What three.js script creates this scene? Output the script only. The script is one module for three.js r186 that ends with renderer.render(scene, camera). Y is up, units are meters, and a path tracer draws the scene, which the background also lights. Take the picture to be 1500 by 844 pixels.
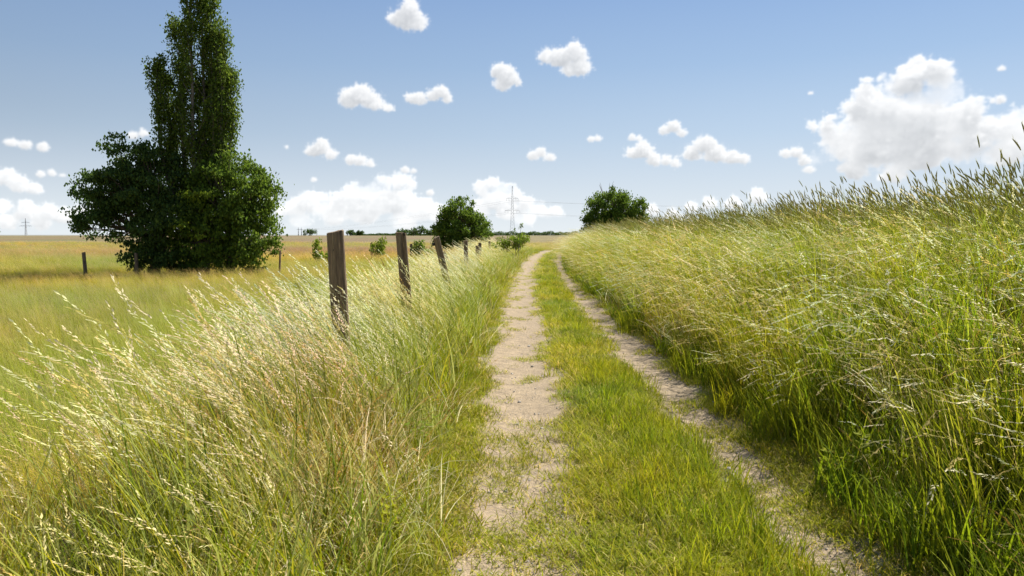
import * as THREE from 'three';
import { ImprovedNoise } from 'three/addons/math/ImprovedNoise.js';

// ---------- camera, sun, sky, exposure ----------
const scene = new THREE.Scene();
const camera = new THREE.PerspectiveCamera(41.56, 1500 / 844, 0.05, 9000);
const EYE = 1.5;
camera.position.set(0, EYE, 0);
camera.rotation.set(THREE.MathUtils.degToRad(-3.96), 0, 0);
const EXPOSURE = 2.2;
const renderer = new THREE.WebGLRenderer({ antialias: true });
renderer.toneMapping = THREE.LinearToneMapping;
renderer.toneMappingExposure = EXPOSURE;
renderer.shadowMap.enabled = true;
const D2R = Math.PI / 180;
const SUN_AZ = 42 * D2R, SUN_EL = 48 * D2R;      // to the right of the view and a little ahead
const sunDir = new THREE.Vector3(Math.sin(SUN_AZ) * Math.cos(SUN_EL), Math.sin(SUN_EL), -Math.cos(SUN_AZ) * Math.cos(SUN_EL));
const sun = new THREE.DirectionalLight(new THREE.Color(1, 0.945, 0.82), 5);
sun.position.copy(sunDir).multiplyScalar(120);
sun.castShadow = true;
sun.shadow.camera.left = -70; sun.shadow.camera.right = 70; sun.shadow.camera.top = 70; sun.shadow.camera.bottom = -70;
sun.shadow.camera.far = 400; sun.shadow.mapSize.set(4096, 4096);
scene.add(sun, sun.target);

// ---------- helpers: random numbers and noise ----------
function rng(seed) {
  let s = seed | 0;
  return () => { s = (s + 0x6d2b79f5) | 0; let t = Math.imul(s ^ (s >>> 15), 1 | s); t = (t + Math.imul(t ^ (t >>> 7), 61 | t)) ^ t; return ((t ^ (t >>> 14)) >>> 0) / 4294967296; };
}
const perlin = new ImprovedNoise();
const n2 = (x, y, s = 0.37) => perlin.noise(x + 17.3, y + 41.7, s);
const fbm2 = (x, y, o = 4, s = 0.37) => { let a = 0, w = 0.5; for (let i = 0; i < o; i++) { a += w * n2(x, y, s + i * 3.1); x *= 2.03; y *= 2.03; w *= 0.5; } return a; };
const clamp = (v, a = 0, b = 1) => Math.min(b, Math.max(a, v));
const smooth = (a, b, v) => { const t = clamp((v - a) / (b - a)); return t * t * (3 - 2 * t); };
const lerp = (a, b, t) => a + (b - a) * t;

// ---------- sky: air and clouds only, the same all the way round ----------
// each cloud is a heap of puffs: azimuth and height in degrees, radius in degrees
const CLOUDS = [[[-8.21,15.31,0.79],[-7.51,15.88,0.84],[-6.93,15.17,0.75],[-7.67,14.96,0.65]],
[[-11.91,9.77,0.81],[-11.03,9.99,0.86],[-10.15,9.54,0.77],[-9.27,9.27,0.44]],
[[-7.47,9.9,0.49],[-6.77,9.86,0.54],[-5.87,10.12,0.54],[-5.26,10.37,0.59],[-4.81,9.94,0.39]],
[[-0.91,11.9,0.68],[-0.3,11.43,0.78],[-0.71,10.94,0.64],[0.3,11.23,0.39]],
[[2.53,12.89,0.67],[3.54,12.73,0.87],[4.64,13.09,0.86],[5.05,12.14,0.82],[4.15,12.06,0.63]],
[[-14.48,6.04,0.58],[-13.9,6.25,0.67],[-13.33,5.78,0.48]],
[[-11.93,5.42,0.44],[-11.19,5.38,0.49],[-10.5,5.25,0.39]],
[[1.63,5.88,0.45],[2.19,6.08,0.45],[2.81,5.73,0.4]],
[[11.21,7.58,0.44],[11.89,7.76,0.53],[12.48,7.4,0.39]],
[[9.01,5.96,0.59],[9.7,6.15,0.74],[10.5,5.44,0.59],[11.34,5.43,0.49],[12.07,5.22,0.44]],
[[13.13,5.88,0.68],[14.09,6.39,0.77],[14.96,5.74,0.81],[16.01,5.52,0.67],[16.76,5.3,0.47]],
[[-33.18,5.73,0.35],[-32.36,5.61,0.39],[-31.48,5.54,0.36]],
[[-33.44,3.53,0.66],[-32.81,3.13,0.67],[-32.1,2.9,0.48]],
[[-31.62,3.86,0.28],[-31.02,3.93,0.28],[-30.49,3.86,0.2]],
[[5.89,7.05,0.3],[6.39,7.09,0.3]],
[[8.9,7.14,0.3],[9.39,7.09,0.29]],
[[-26.22,6.58,0.34],[-25.64,6.79,0.34]],
[[27.74,10.61,1.22],[28.93,10.2,1.12],[27.18,9.68,1.41],[29.36,8.97,1.37],[25.96,9.69,1.01],[24.73,9.35,0.94],[24.26,8.49,1.04],[25.61,7.96,1.71],[27.65,7.38,2.08],[29.81,7.01,1.62],[30.73,7.8,1.11],[23.96,6.93,1.57],[22.45,7.24,1.07],[23.05,5.93,1.42],[25.26,5.73,2.17],[27.92,5.38,2.09],[30.43,5.68,1.77],[31.89,6.44,1.41],[33.33,6.55,1.45],[34.74,6.03,1.65],[32.67,5.13,1.56],[21.35,7.52,0.49],[21.63,5.19,0.81],[24.25,4.41,1.15],[26.55,4.1,1.12]],
[[19.61,5.69,0.41],[20.28,5.76,0.46],[20.88,5.17,0.46],[21.25,4.51,0.36]],
[[21.2,9.72,0.18]],
[[32.36,8.41,0.35],[32.0,8.36,0.23]],
[[32.36,10.3,0.23]],
[[-16.69,1.72,0.67],[-15.89,1.97,0.77],[-15.02,2.32,0.87],[-14.07,1.94,0.98],[-12.61,2.25,0.98],[-11.62,3.0,0.99],[-10.38,3.01,0.89],[-9.38,3.77,0.7],[-8.38,3.88,0.8],[-7.63,3.69,0.5],[-9.65,2.27,1.2],[-8.15,2.28,1.11],[-6.64,1.78,1.11],[-5.37,1.53,0.92],[-11.14,1.51,1.19],[-13.11,1.25,0.98],[-15.52,0.99,0.87],[-8.16,1.01,1.01]],
[[-2.3,3.42,0.71],[-1.43,3.62,0.71],[-0.61,3.32,0.71],[-1.28,2.55,1.02],[0.26,2.81,0.71],[1.03,2.3,0.71],[-0.26,1.69,0.92],[2.05,1.79,0.72],[3.33,1.69,0.61],[-2.56,1.79,0.82],[1.03,1.18,0.82]],
[[-34.58,1.48,0.69],[-33.69,1.7,0.54],[-32.44,1.43,0.71],[-31.33,1.44,0.65],[-30.4,1.19,0.66],[-29.42,1.47,0.5],[-31.73,0.74,0.64],[-33.55,0.73,0.62]],
[[10.4,1.76,0.5],[11.88,1.45,0.59],[13.34,1.99,0.49],[14.54,2.23,0.58],[16.21,2.21,0.58],[17.84,2.67,0.66],[12.63,0.75,0.69]],
[[-16.37,6.27,0.19],[-14.51,4.0,0.24],[-7.92,4.79,0.35],[-7.32,4.74,0.25],[-6.12,3.15,0.3],[-17.61,2.58,0.24]]];
function buildSky() {
  const W = 4096, H = 2048, data = new Float32Array(W * H * 4);
  // noise volume, 64 a side, repeating
  const N = 64, vol = new Float32Array(N * N * N);
  {
    const r = rng(5), grid = [4, 8, 16, 32].map((g) => { const a = new Float32Array(g * g * g); for (let i = 0; i < a.length; i++) a[i] = r() * 2 - 1; return [g, a]; });
    for (let z = 0; z < N; z++) for (let y = 0; y < N; y++) for (let x = 0; x < N; x++) {
      let v = 0, w = 0.55;
      for (const [g, a] of grid) {
        const k = g / N, fx = x * k, fy = y * k, fz = z * k, x0 = fx | 0, y0 = fy | 0, z0 = fz | 0;
        const tx = smooth(0, 1, fx - x0), ty = smooth(0, 1, fy - y0), tz = smooth(0, 1, fz - z0), x1 = (x0 + 1) % g, y1 = (y0 + 1) % g, z1 = (z0 + 1) % g;
        const at = (i, j, l) => a[(l * g + j) * g + i];
        v += w * lerp(lerp(lerp(at(x0, y0, z0), at(x1, y0, z0), tx), lerp(at(x0, y1, z0), at(x1, y1, z0), tx), ty), lerp(lerp(at(x0, y0, z1), at(x1, y0, z1), tx), lerp(at(x0, y1, z1), at(x1, y1, z1), tx), ty), tz);
        w *= 0.55;
      }
      vol[(z * N + y) * N + x] = v;
    }
  }
  const noise3 = (x, y, z) => {
    x = (x % N + N) % N; y = (y % N + N) % N; z = (z % N + N) % N;
    const x0 = x | 0, y0 = y | 0, z0 = z | 0, tx = x - x0, ty = y - y0, tz = z - z0, x1 = (x0 + 1) & 63, y1 = ((y0 + 1) & 63) << 6, z1 = ((z0 + 1) & 63) << 12, yy = y0 << 6, zz = z0 << 12;
    const a = vol[zz + yy + x0], b = vol[zz + yy + x1], c = vol[zz + y1 + x0], d = vol[zz + y1 + x1], e = vol[z1 + yy + x0], f = vol[z1 + yy + x1], g = vol[z1 + y1 + x0], h = vol[z1 + y1 + x1];
    const p = a + (b - a) * tx, q = c + (d - c) * tx, u = e + (f - e) * tx, v = g + (h - g) * tx, m = p + (q - p) * ty, n = u + (v - u) * ty;
    return m + (n - m) * tz;
  };
  // clear air: colour by height
  const stops = [[0, 0.82, 0.875, 0.91], [2.3, 0.73, 0.81, 0.88], [7.3, 0.515, 0.655, 0.825], [12.2, 0.362, 0.52, 0.755], [16.8, 0.275, 0.425, 0.695], [30, 0.19, 0.315, 0.565], [60, 0.125, 0.23, 0.47], [90, 0.105, 0.20, 0.43]];
  const air = (el) => { let i = 0; while (i < stops.length - 2 && el > stops[i + 1][0]) i++; const t = clamp((el - stops[i][0]) / (stops[i + 1][0] - stops[i][0])); return [1, 2, 3].map((k) => lerp(stops[i][k], stops[i + 1][k], t)); };
  for (let j = 0; j < H; j++) {
    const el = ((j + 0.5) / H - 0.5) * 180, c = el > 0 ? air(el) : [0.30, 0.29, 0.20];
    const sy = Math.sin(el * D2R) * sunDir.y, ch = Math.cos(el * D2R), lift = el > 0 ? smooth(0, 9, el) : 0;
    for (let i = 0; i < W; i++) {   // the air is brighter towards the sun and least bright across from it
      const o = (j * W + i) * 4, f = ((i + 0.5) / W - 0.5) * 2 * Math.PI, g = sy + ch * (Math.cos(f) * sunDir.x + Math.sin(f) * sunDir.z), k = lerp(1, g > 0 ? 0.63 + 0.56 * g : 0.63 + 0.25 * g * g, lift);
      data[o] = c[0] * k; data[o + 1] = c[1] * k; data[o + 2] = c[2] * k; data[o + 3] = 1;
    }
  }
  // the rest of the sky carries the same kind of clouds
  const all = CLOUDS.map((c) => c.map((p) => [...p])), r = rng(77);
  for (let k = 0; k < 150; k++) {
    const az = 40 + r() * 280, low = r() < 0.55, el = low ? 1.2 + r() * 2.5 : 4 + r() * r() * 55, size = (low ? 0.8 : 0.55) + r() * r() * (el > 20 ? 2.2 : 1.1), c = [];
    const n = 4 + Math.floor(r() * 6), wide = size * (low ? 3.2 : 1.5) / Math.max(0.3, Math.cos(el * D2R));
    for (let i = 0; i < n; i++) { const t = i / (n - 1) - 0.5; c.push([az + t * 2 * wide, el + (0.5 - 2 * t * t) * size * r() * 1.2, size * (0.55 + r() * 0.5)]); }
    all.push(c);
  }
  for (let k = 0; k < 6; k++) {   // the remaining great heaps
    const az = 75 + k * 45 + r() * 20, c = [];
    for (let i = 0; i < 22; i++) { const u = (r() - 0.5) * 2, v = r(); c.push([az + u * 6.5 * (1 - 0.6 * v), 4.3 + v * 6, 1.0 + r() * 1.0]); }
    all.push(c);
  }
  let ci = 0;
  for (const cloud of all) {
    ci++;
    let ca = 0, ce = 0, rm = 0;
    for (const p of cloud) { ca += p[0] / cloud.length; ce += p[1] / cloud.length; rm += p[2] / cloud.length; }
    const az0 = ca * D2R, el0 = ce * D2R, sa = Math.sin(az0), cA = Math.cos(az0), se = Math.sin(el0), cE = Math.cos(el0);
    const f = [sa * cE, se, -cA * cE], rt = [cA, 0, sa], up = [-sa * se, cE, cA * se];
    const local = (az, el) => { const x = Math.sin(az) * Math.cos(el), y = Math.sin(el), z = -Math.cos(az) * Math.cos(el), t = 1 / (x * f[0] + y * f[1] + z * f[2]); return [(x * rt[0] + z * rt[2]) * t / D2R, (x * up[0] + y * up[1] + z * up[2]) * t / D2R]; };
    const rr = rng(ci * 91 + 3), P = cloud.map((p) => { const q = local(p[0] * D2R, p[1] * D2R); return [q[0], q[1], (rr() - 0.5) * rm * 1.1, p[2] * (cloud.length > 10 && ce > 3.2 ? 0.98 : 1.12)]; });
    const L = [sunDir.x * rt[0] + sunDir.z * rt[2], sunDir.x * up[0] + sunDir.y * up[1] + sunDir.z * up[2], sunDir.x * f[0] + sunDir.y * f[1] + sunDir.z * f[2]];
    let lo = [1e9, 1e9, 1e9], hi = [-1e9, -1e9, -1e9];
    for (const p of P) for (let k = 0; k < 3; k++) { lo[k] = Math.min(lo[k], p[k] - p[3] * 1.35); hi[k] = Math.max(hi[k], p[k] + p[3] * 1.35); }
    const big = cloud.length > 10, low = ce < 3.2, amp = rm * (big ? 0.66 : 0.8), sc = (big ? 20 : 15) / Math.max(rm, 0.35), off = ci * 13.7;
    const dens = (x, y, z) => {
      let m = 1e9;
      for (let k = 0; k < P.length; k++) {
        const p = P[k], dx = x - p[0], dy = (y - p[1]) * (y < p[1] ? 1.7 : 1), dz = z - p[2], q = Math.sqrt(dx * dx + dy * dy + dz * dz) - p[3];
        m = q < m - 0.25 * p[3] ? q : q < m + 0.25 * p[3] ? Math.min(q, m) - 0.0625 * p[3] * (1 - Math.abs(q - m) / (0.25 * p[3])) : m;
      }
      if (m > amp * 0.8) return 0;
      if (!big && m < -amp * 1.5) return 1;
      const w = noise3(x * sc + off, y * sc * 1.1 + off, z * sc), w2 = Math.abs(noise3(x * sc * 1.9, y * sc * 1.9 + off, z * sc * 1.9 + off)), w3 = Math.abs(noise3(x * sc * 4.3 + off, y * sc * 4.3, z * sc * 4.3)), w4 = noise3(x * sc * 9.1 + off, y * sc * 9.1, z * sc * 9.1);
      const sd = m + amp * ((big ? 0.8 : 0.66) * w - (big ? 1.05 : 0.85) * w2 - (big ? 0.36 : 0.62) * w3 + (big ? 0.12 : 0.3) * w4 + (big ? 0.46 : 0.42));
      return Math.max(clamp(-sd / (rm * (big ? 0.15 : 0.36))) * (big ? clamp(0.55 + 1.5 * noise3(x * sc * 0.45 + off, y * sc * 0.6, z * sc * 0.45), 0.12, 1.2) : 1), 0.10 * clamp((0.35 * amp - sd) / amp) * clamp(w * 2 + w3 * 2));
    };
    const step = Math.max(0.075, rm * 0.11) * (Math.abs(ca) > 40 ? 1.8 : 1), sigma = (big ? 2.4 : 2.3) / Math.max(rm, 0.6) * (low ? 0.8 : 1);
    const elLo = ce + lo[1], elHi = ce + hi[1], wid = Math.max(-lo[0], hi[0]) / Math.max(0.25, Math.cos(Math.max(Math.abs(elLo), Math.abs(elHi)) * D2R));
    const j0 = Math.max(1024, Math.floor((elLo / 180 + 0.5) * H)), j1 = Math.min(H - 1, Math.ceil((elHi / 180 + 0.5) * H));
    const u0 = Math.floor(((ca - wid) / 360 + 0.75) * W) - 1, u1 = Math.ceil(((ca + wid) / 360 + 0.75) * W) + 1;
    for (let j = j0; j <= j1; j++) for (let ii = u0; ii <= u1; ii++) {
      const i = ((ii - W / 2) % W + W) % W;             // azimuth 0 lies at u = 0.25
      const az = ((ii + 0.5) / W - 0.75) * 2 * Math.PI, el = ((j + 0.5) / H - 0.5) * Math.PI, q = local(az, el);
      if (q[0] < lo[0] || q[0] > hi[0] || q[1] < lo[1] || q[1] > hi[1]) continue;
      let T = 1, E = 0;
      for (let z = lo[2]; z < hi[2] && T > 0.05; z += step) {
        const dn = dens(q[0], q[1], z);
        if (dn <= 0) continue;
        let tau = 0, h = rm * 0.16, top = 0;
        for (let k = 0, s = h * 0.5; k < 5 && tau * sigma < 9; k++, s += h, h *= 1.6) tau += dens(q[0] + L[0] * s, q[1] + L[1] * s, z + L[2] * s) * h;
        for (let k = 1; k < 4; k++) top += dens(q[0] - 0.08 * rm * k, q[1] + 0.17 * rm * k, z - 0.16 * rm * k) * 0.25 * rm;
        tau *= sigma * (big && !low ? 1.0 : 0.6); top *= sigma;
        const a = 1 - Math.exp(-dn * sigma * step * 2.4);
        E += T * a * ((big && !low ? 0.22 * Math.exp(-tau) + 0.42 * Math.exp(-tau * 0.16) + 0.16 * Math.exp(-top * 1.2) + 0.40 : 0.22 * Math.exp(-tau) + 0.30 * Math.exp(-tau * 0.2) + 0.20 * Math.exp(-top * 1.1) + 0.44));
        T *= 1 - a;
      }
      const A = 1 - T; if (A < 0.004) continue;
      const v = E / A * (low ? 1.10 : 1.0), o = (j * W + i) * 4, hz = low ? 0.16 : 0.05, base = [data[o], data[o + 1], data[o + 2]];
      const dark = clamp((1.02 - v) * 1.6), col = [v * (1 - 0.06 * dark), v * (1 - 0.025 * dark), v * (1 + 0.02 * dark)];
      for (let k = 0; k < 3; k++) data[o + k] = base[k] * T + A * lerp(col[k], base[k] * 1.05, hz);
    }
  }
  for (let i = 0; i < data.length; i += 4) { data[i] /= EXPOSURE; data[i + 1] /= EXPOSURE; data[i + 2] /= EXPOSURE; }
  const t = new THREE.DataTexture(data, W, H, THREE.RGBAFormat, THREE.FloatType);
  t.mapping = THREE.EquirectangularReflectionMapping; t.magFilter = THREE.LinearFilter; t.minFilter = THREE.LinearFilter; t.needsUpdate = true;
  return t;
}
const skyTexture = buildSky();
scene.background = skyTexture;
scene.environment = skyTexture;

// ---------- tags ----------
const taken = new Map();
function numbered(name) { const k = taken.get(name) || 0; taken.set(name, k + 1); return k ? name + '_' + String(k).padStart(3, '0') : name; }
function tag(o, label, category, group, kind) { o.userData = { ...o.userData }; if (label) o.userData.label = label; if (category) o.userData.category = category; if (group) o.userData.group = group; if (kind) o.userData.kind = kind; return o; }
function put(o) { o.traverse((m) => { if (m.isMesh) { m.castShadow = true; m.receiveShadow = true; } }); scene.add(o); return o; }

// ---------- the lie of the land (d = metres ahead of the camera) ----------
const roadOff = (d) => { const e = Math.min(d, 90), k = e > 15 ? e - 15 : 0; return 0.012 * e + 0.0009 * k * k + (d > 90 ? (d - 90) * 0.147 : 0); };
const laneMid = (d) => 0.72 + roadOff(d);
const trackL = (d) => laneMid(d) - 0.70, trackR = (d) => laneMid(d) + 0.73;
const gauss = (x, s) => Math.exp(-(x * x) / (s * s));
function landHeight(x, d) {
  const s = x - (laneMid(d) + 1.05), far = smooth(15, 60, Math.abs(d));
  const bank = (0.76 * smooth(0.0, 1.9, s) + 0.008 * clamp(s - 2.9, 0, 40)) * (1 - smooth(75, 150, d));
  const meadow = -0.10 * smooth(2.4, 5.5, -x);
  const ruts = -0.05 * (gauss(x - trackL(d), 0.42) + gauss(x - trackR(d), 0.34)) + 0.02 * gauss(x - laneMid(d), 0.4);
  return bank + meadow + ruts + 0.035 * n2(x * 0.7, d * 0.7) * (1 - far) + 0.012 * n2(x * 2.7, d * 2.7) + 0.3 * n2(x * 0.022, d * 0.022) * far + 1.35 * smooth(150, 700, d);
}
const landAt = (x, d) => new THREE.Vector3(x, landHeight(x, d), -d);

// ---------- textures ----------
function makeTexture(size, fn, srgb = true) {
  const a = new Uint8Array(size * size * 4);
  for (let y = 0; y < size; y++) for (let x = 0; x < size; x++) { const c = fn(x / size, y / size), o = (y * size + x) * 4; a[o] = clamp(c[0]) * 255; a[o + 1] = clamp(c[1]) * 255; a[o + 2] = clamp(c[2]) * 255; a[o + 3] = 255; }
  const t = new THREE.DataTexture(a, size, size, THREE.RGBAFormat); t.wrapS = t.wrapT = THREE.RepeatWrapping; t.magFilter = THREE.LinearFilter; t.minFilter = THREE.LinearMipmapLinearFilter; t.generateMipmaps = true;
  if (srgb) t.colorSpace = THREE.SRGBColorSpace; t.needsUpdate = true; return t;
}
// noise that repeats over the unit square
const tileNoise = (u, v, k, s) => { const w = (a, b) => n2(a * k, b * k, s), f = (t) => smooth(0, 1, t); return lerp(lerp(w(u, v), w(u - 1, v), f(u)), lerp(w(u, v - 1), w(u - 1, v - 1), f(u)), f(v)); };
const grain = rng(19);
const speck = Array.from({ length: 4096 }, () => grain());
const sandTex = makeTexture(512, (u, v) => {
  const m = tileNoise(u, v, 6, 1.1) * 0.10 + tileNoise(u, v, 23, 2.2) * 0.10 + tileNoise(u, v, 70, 3.4) * 0.10 + (grain() - 0.5) * 0.22, p = tileNoise(u, v, 95, 5.2);
  const b = 0.80 + m + (p > 0.33 ? -0.22 : 0);
  return [b * 0.99, b * 0.935, b * 0.86];
});
const sandBump = makeTexture(512, (u, v) => { const b = 0.5 + tileNoise(u, v, 9, 7.7) * 0.3 + tileNoise(u, v, 34, 8.8) * 0.3 + tileNoise(u, v, 90, 9.9) * 0.3 + (grain() - 0.5) * 0.2; return [b, b, b]; }, false);
const litterTex = makeTexture(512, (u, v) => {
  const a = tileNoise(u, v, 12, 4.1), b = tileNoise(u * 1, v, 55, 6.3), q = 0.82 + a * 0.28 + b * 0.35 + (grain() - 0.5) * 0.25;
  return [q, q * (0.97 + a * 0.06), q * 0.92];
});
const metres = (t, size) => { const c = t.clone(); c.repeat.set(1 / size, 1 / size); c.needsUpdate = true; return c; };
const groundMat = new THREE.MeshStandardMaterial({ name: 'soil_and_litter', map: metres(litterTex, 1.7), roughness: 1, vertexColors: true });
const sandMat = new THREE.MeshStandardMaterial({ name: 'pale_sand', color: new THREE.Color().setRGB(0.43, 0.372, 0.29), map: metres(sandTex, 0.9), bumpMap: metres(sandBump, 0.9), bumpScale: 0.012, roughness: 1 });

const sorrel = (x, d) => (x < -2 ? smooth(46, 60, d) * smooth(-0.08, 0.12, fbm2(x * 0.018 + 4, d * 0.011 + 2, 4)) : 0);   // the far field beyond the trees
// ---------- ground ----------
{
  const axis = (a, b, fine, grow, limit) => { const out = []; for (let v = a; v < b; v += fine) out.push(v); let s = fine, v = b; while (v < limit) { out.push(v); s *= grow; v += s; } out.push(limit); return out; };
  const ds = axis(-8, 16, 0.12, 1.045, 7000);
  const right = axis(0, 8, 0.1, 1.075, 6000), left = axis(0.1, 6, 0.1, 1.075, 6000).map((v) => -v).reverse(), xs = [...left, ...right];
  const nx = xs.length, nd = ds.length, pos = new Float32Array(nx * nd * 3), uv = new Float32Array(nx * nd * 2), col = new Float32Array(nx * nd * 3), idx = [];
  const c = [0, 0, 0], mix = (k, t) => { for (let i = 0; i < 3; i++) c[i] = lerp(c[i], k[i], t); };
  for (let j = 0; j < nd; j++) for (let i = 0; i < nx; i++) {
    const x = xs[i], d = ds[j], o = j * nx + i;
    pos[o * 3] = x; pos[o * 3 + 1] = landHeight(x, d); pos[o * 3 + 2] = -d; uv[o * 2] = x; uv[o * 2 + 1] = d;
    c[0] = 0.13; c[1] = 0.115; c[2] = 0.05;                                                         // dry litter between the stems
    const dl = Math.min(Math.abs(x - trackL(d)) / 0.75, Math.abs(x - trackR(d)) / 0.6);
    mix([0.36, 0.31, 0.22], 0.75 * (1 - smooth(0.6, 1.15, dl + 0.25 * n2(x * 4, d * 4))));       // sandy soil spilling beside the ruts
    const turf = Math.max(smooth(2.3, 3.4, -x), smooth(80, 90, d)), p = fbm2(x * 0.03, d * 0.012, 4), p2 = fbm2(x * 0.08 + 9, d * 0.03, 4);
    mix([0.20, 0.165, 0.055], turf);                                                              // open meadow: pale thatch
    mix([0.15, 0.155, 0.04], turf * smooth(0.0, 0.3, p));
    mix([0.25, 0.195, 0.09], turf * smooth(0.02, 0.25, p2) * 0.8);
    mix([0.19, 0.12, 0.06], sorrel(x, d) * 0.7);                                                // patches of red sorrel
    col.set(c, o * 3);
  }
  for (let j = 0; j < nd - 1; j++) for (let i = 0; i < nx - 1; i++) { const a = j * nx + i; idx.push(a, a + 1, a + nx, a + 1, a + nx + 1, a + nx); }
  const g = new THREE.BufferGeometry(); g.setAttribute('position', new THREE.BufferAttribute(pos, 3)); g.setAttribute('uv', new THREE.BufferAttribute(uv, 2)); g.setAttribute('color', new THREE.BufferAttribute(col, 3)); g.setIndex(idx); g.computeVertexNormals();
  const m = new THREE.Mesh(g, groundMat); m.name = 'ground'; tag(m, 'soil and dry litter of the meadow, verges and field', 'ground', null, 'structure'); put(m);
}
function wheelTrack(mid, halfAt, label) {
  const ds = []; for (let d = 0.3; d < 78; d += d < 14 ? 0.05 : 0.05 + (d - 14) * 0.012) ds.push(d);
  const K = 26, pos = [], uv = [], idx = [];
  ds.forEach((d) => { for (let k = 0; k <= K; k++) {
    const u = k / K * 2 - 1, wob = 0.10 * n2(d * 0.9, u * 0.8, mid(0) + 2) + 0.05 * n2(d * 3.1, u, mid(0) + 5), half = halfAt(d), x = mid(d) + u * (half + wob * Math.sign(u));
    const edge = smooth(0.75, 1, Math.abs(u)), y = landHeight(x, d) + 0.012 - edge * 0.016 + 0.008 * n2(x * 9, d * 9, 1.7) + 0.005 * n2(x * 23, d * 23, 4.7);
    pos.push(x, y, -d); uv.push(x, d);
  } });
  for (let j = 0; j < ds.length - 1; j++) for (let k = 0; k < K; k++) { const a = j * (K + 1) + k; idx.push(a, a + 1, a + K + 1, a + 1, a + K + 2, a + K + 1); }
  const g = new THREE.BufferGeometry(); g.setAttribute('position', new THREE.Float32BufferAttribute(pos, 3)); g.setAttribute('uv', new THREE.Float32BufferAttribute(uv, 2)); g.setIndex(idx); g.computeVertexNormals();
  const m = new THREE.Mesh(g, sandMat); m.name = numbered('wheel_track'); tag(m, label, 'track', null, 'structure'); put(m);
}
wheelTrack(trackL, (d) => 0.36 + 0.07 * smooth(4, 8, d), 'wide bare sandy wheel track beside the fence posts');
wheelTrack(trackR, (d) => 0.16 + 0.14 * smooth(5, 9, d), 'narrow bare sandy wheel track along the foot of the bank');

// ---------- mesh builder for blades, stems, leaves ----------
class Build {
  constructor() { this.p = []; this.c = []; this.i = []; this.u = []; }
  v(x, y, z, c) { this.p.push(x, y, z); this.c.push(c[0], c[1], c[2]); return this.p.length / 3 - 1; }
  // flat ribbon along points
  ribbon(pts, w, side, c) {
    const n = pts.length; let a = -1, b = -1;
    for (let k = 0; k < n; k++) {
      const p = pts[k], h = w(k / (n - 1)) / 2;
      if (k === n - 1) { const t = this.v(p[0], p[1], p[2], c); this.i.push(a, b, t); break; }
      const l = this.v(p[0] - side[0] * h, p[1] - side[1] * h, p[2] - side[2] * h, c), r = this.v(p[0] + side[0] * h, p[1] + side[1] * h, p[2] + side[2] * h, c);
      if (k) this.i.push(a, b, r, a, r, l);
      a = l; b = r;
    }
  }
  // lens-shaped flake from a to b
  flake(a, b, side, w, c) {
    const m = [0, 1, 2].map((k) => lerp(a[k], b[k], 0.45)), i0 = this.v(...a, c), i1 = this.v(m[0] - side[0] * w, m[1] - side[1] * w, m[2] - side[2] * w, c), i2 = this.v(...b, c), i3 = this.v(m[0] + side[0] * w, m[1] + side[1] * w, m[2] + side[2] * w, c);
    this.i.push(i0, i1, i2, i0, i2, i3);
  }
  tube(pts, rad, sides, c) {
    const n = pts.length; let prev = null;
    for (let k = 0; k < n; k++) {
      const a = pts[Math.max(0, k - 1)], b = pts[Math.min(n - 1, k + 1)], t = new THREE.Vector3(b[0] - a[0], b[1] - a[1], b[2] - a[2]).normalize();
      const s = new THREE.Vector3(Math.abs(t.y) > 0.9 ? 1 : 0, Math.abs(t.y) > 0.9 ? 0 : 1, 0).cross(t).normalize(), q = t.clone().cross(s), r = rad(k / (n - 1)), ring = [];
      for (let m = 0; m < sides; m++) { const f = m / sides * 2 * Math.PI, x = Math.cos(f) * r, y = Math.sin(f) * r; ring.push(this.v(pts[k][0] + s.x * x + q.x * y, pts[k][1] + s.y * x + q.y * y, pts[k][2] + s.z * x + q.z * y, c)); }
      if (prev) for (let m = 0; m < sides; m++) { const e = (m + 1) % sides; this.i.push(prev[m], prev[e], ring[e], prev[m], ring[e], ring[m]); }
      prev = ring;
    }
  }
  geometry() {
    const g = new THREE.BufferGeometry(); g.setAttribute('position', new THREE.Float32BufferAttribute(this.p, 3)); g.setAttribute('color', new THREE.Float32BufferAttribute(this.c, 3)); g.setIndex(this.i); g.computeVertexNormals(); return g;
  }
}
const leafMat = (name, through) => new THREE.MeshPhysicalMaterial({ name, vertexColors: true, roughness: 0.92, transmission: through, thickness: 0, side: THREE.DoubleSide, specularIntensity: 0.15 });
const M = { grass: leafMat('grass_blade', 0.5), rye: leafMat('rye_leaf', 0.45), leaf: leafMat('tree_leaf', 0.48), bark: new THREE.MeshStandardMaterial({ name: 'bark', vertexColors: true, roughness: 0.95 }) };
const vary = (c, r, a = 0.18) => { const k = 1 + (r() - 0.5) * 2 * a, h = (r() - 0.5) * a * 0.5; return [c[0] * k * (1 + h), c[1] * k, c[2] * k * (1 - h)]; };
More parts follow.
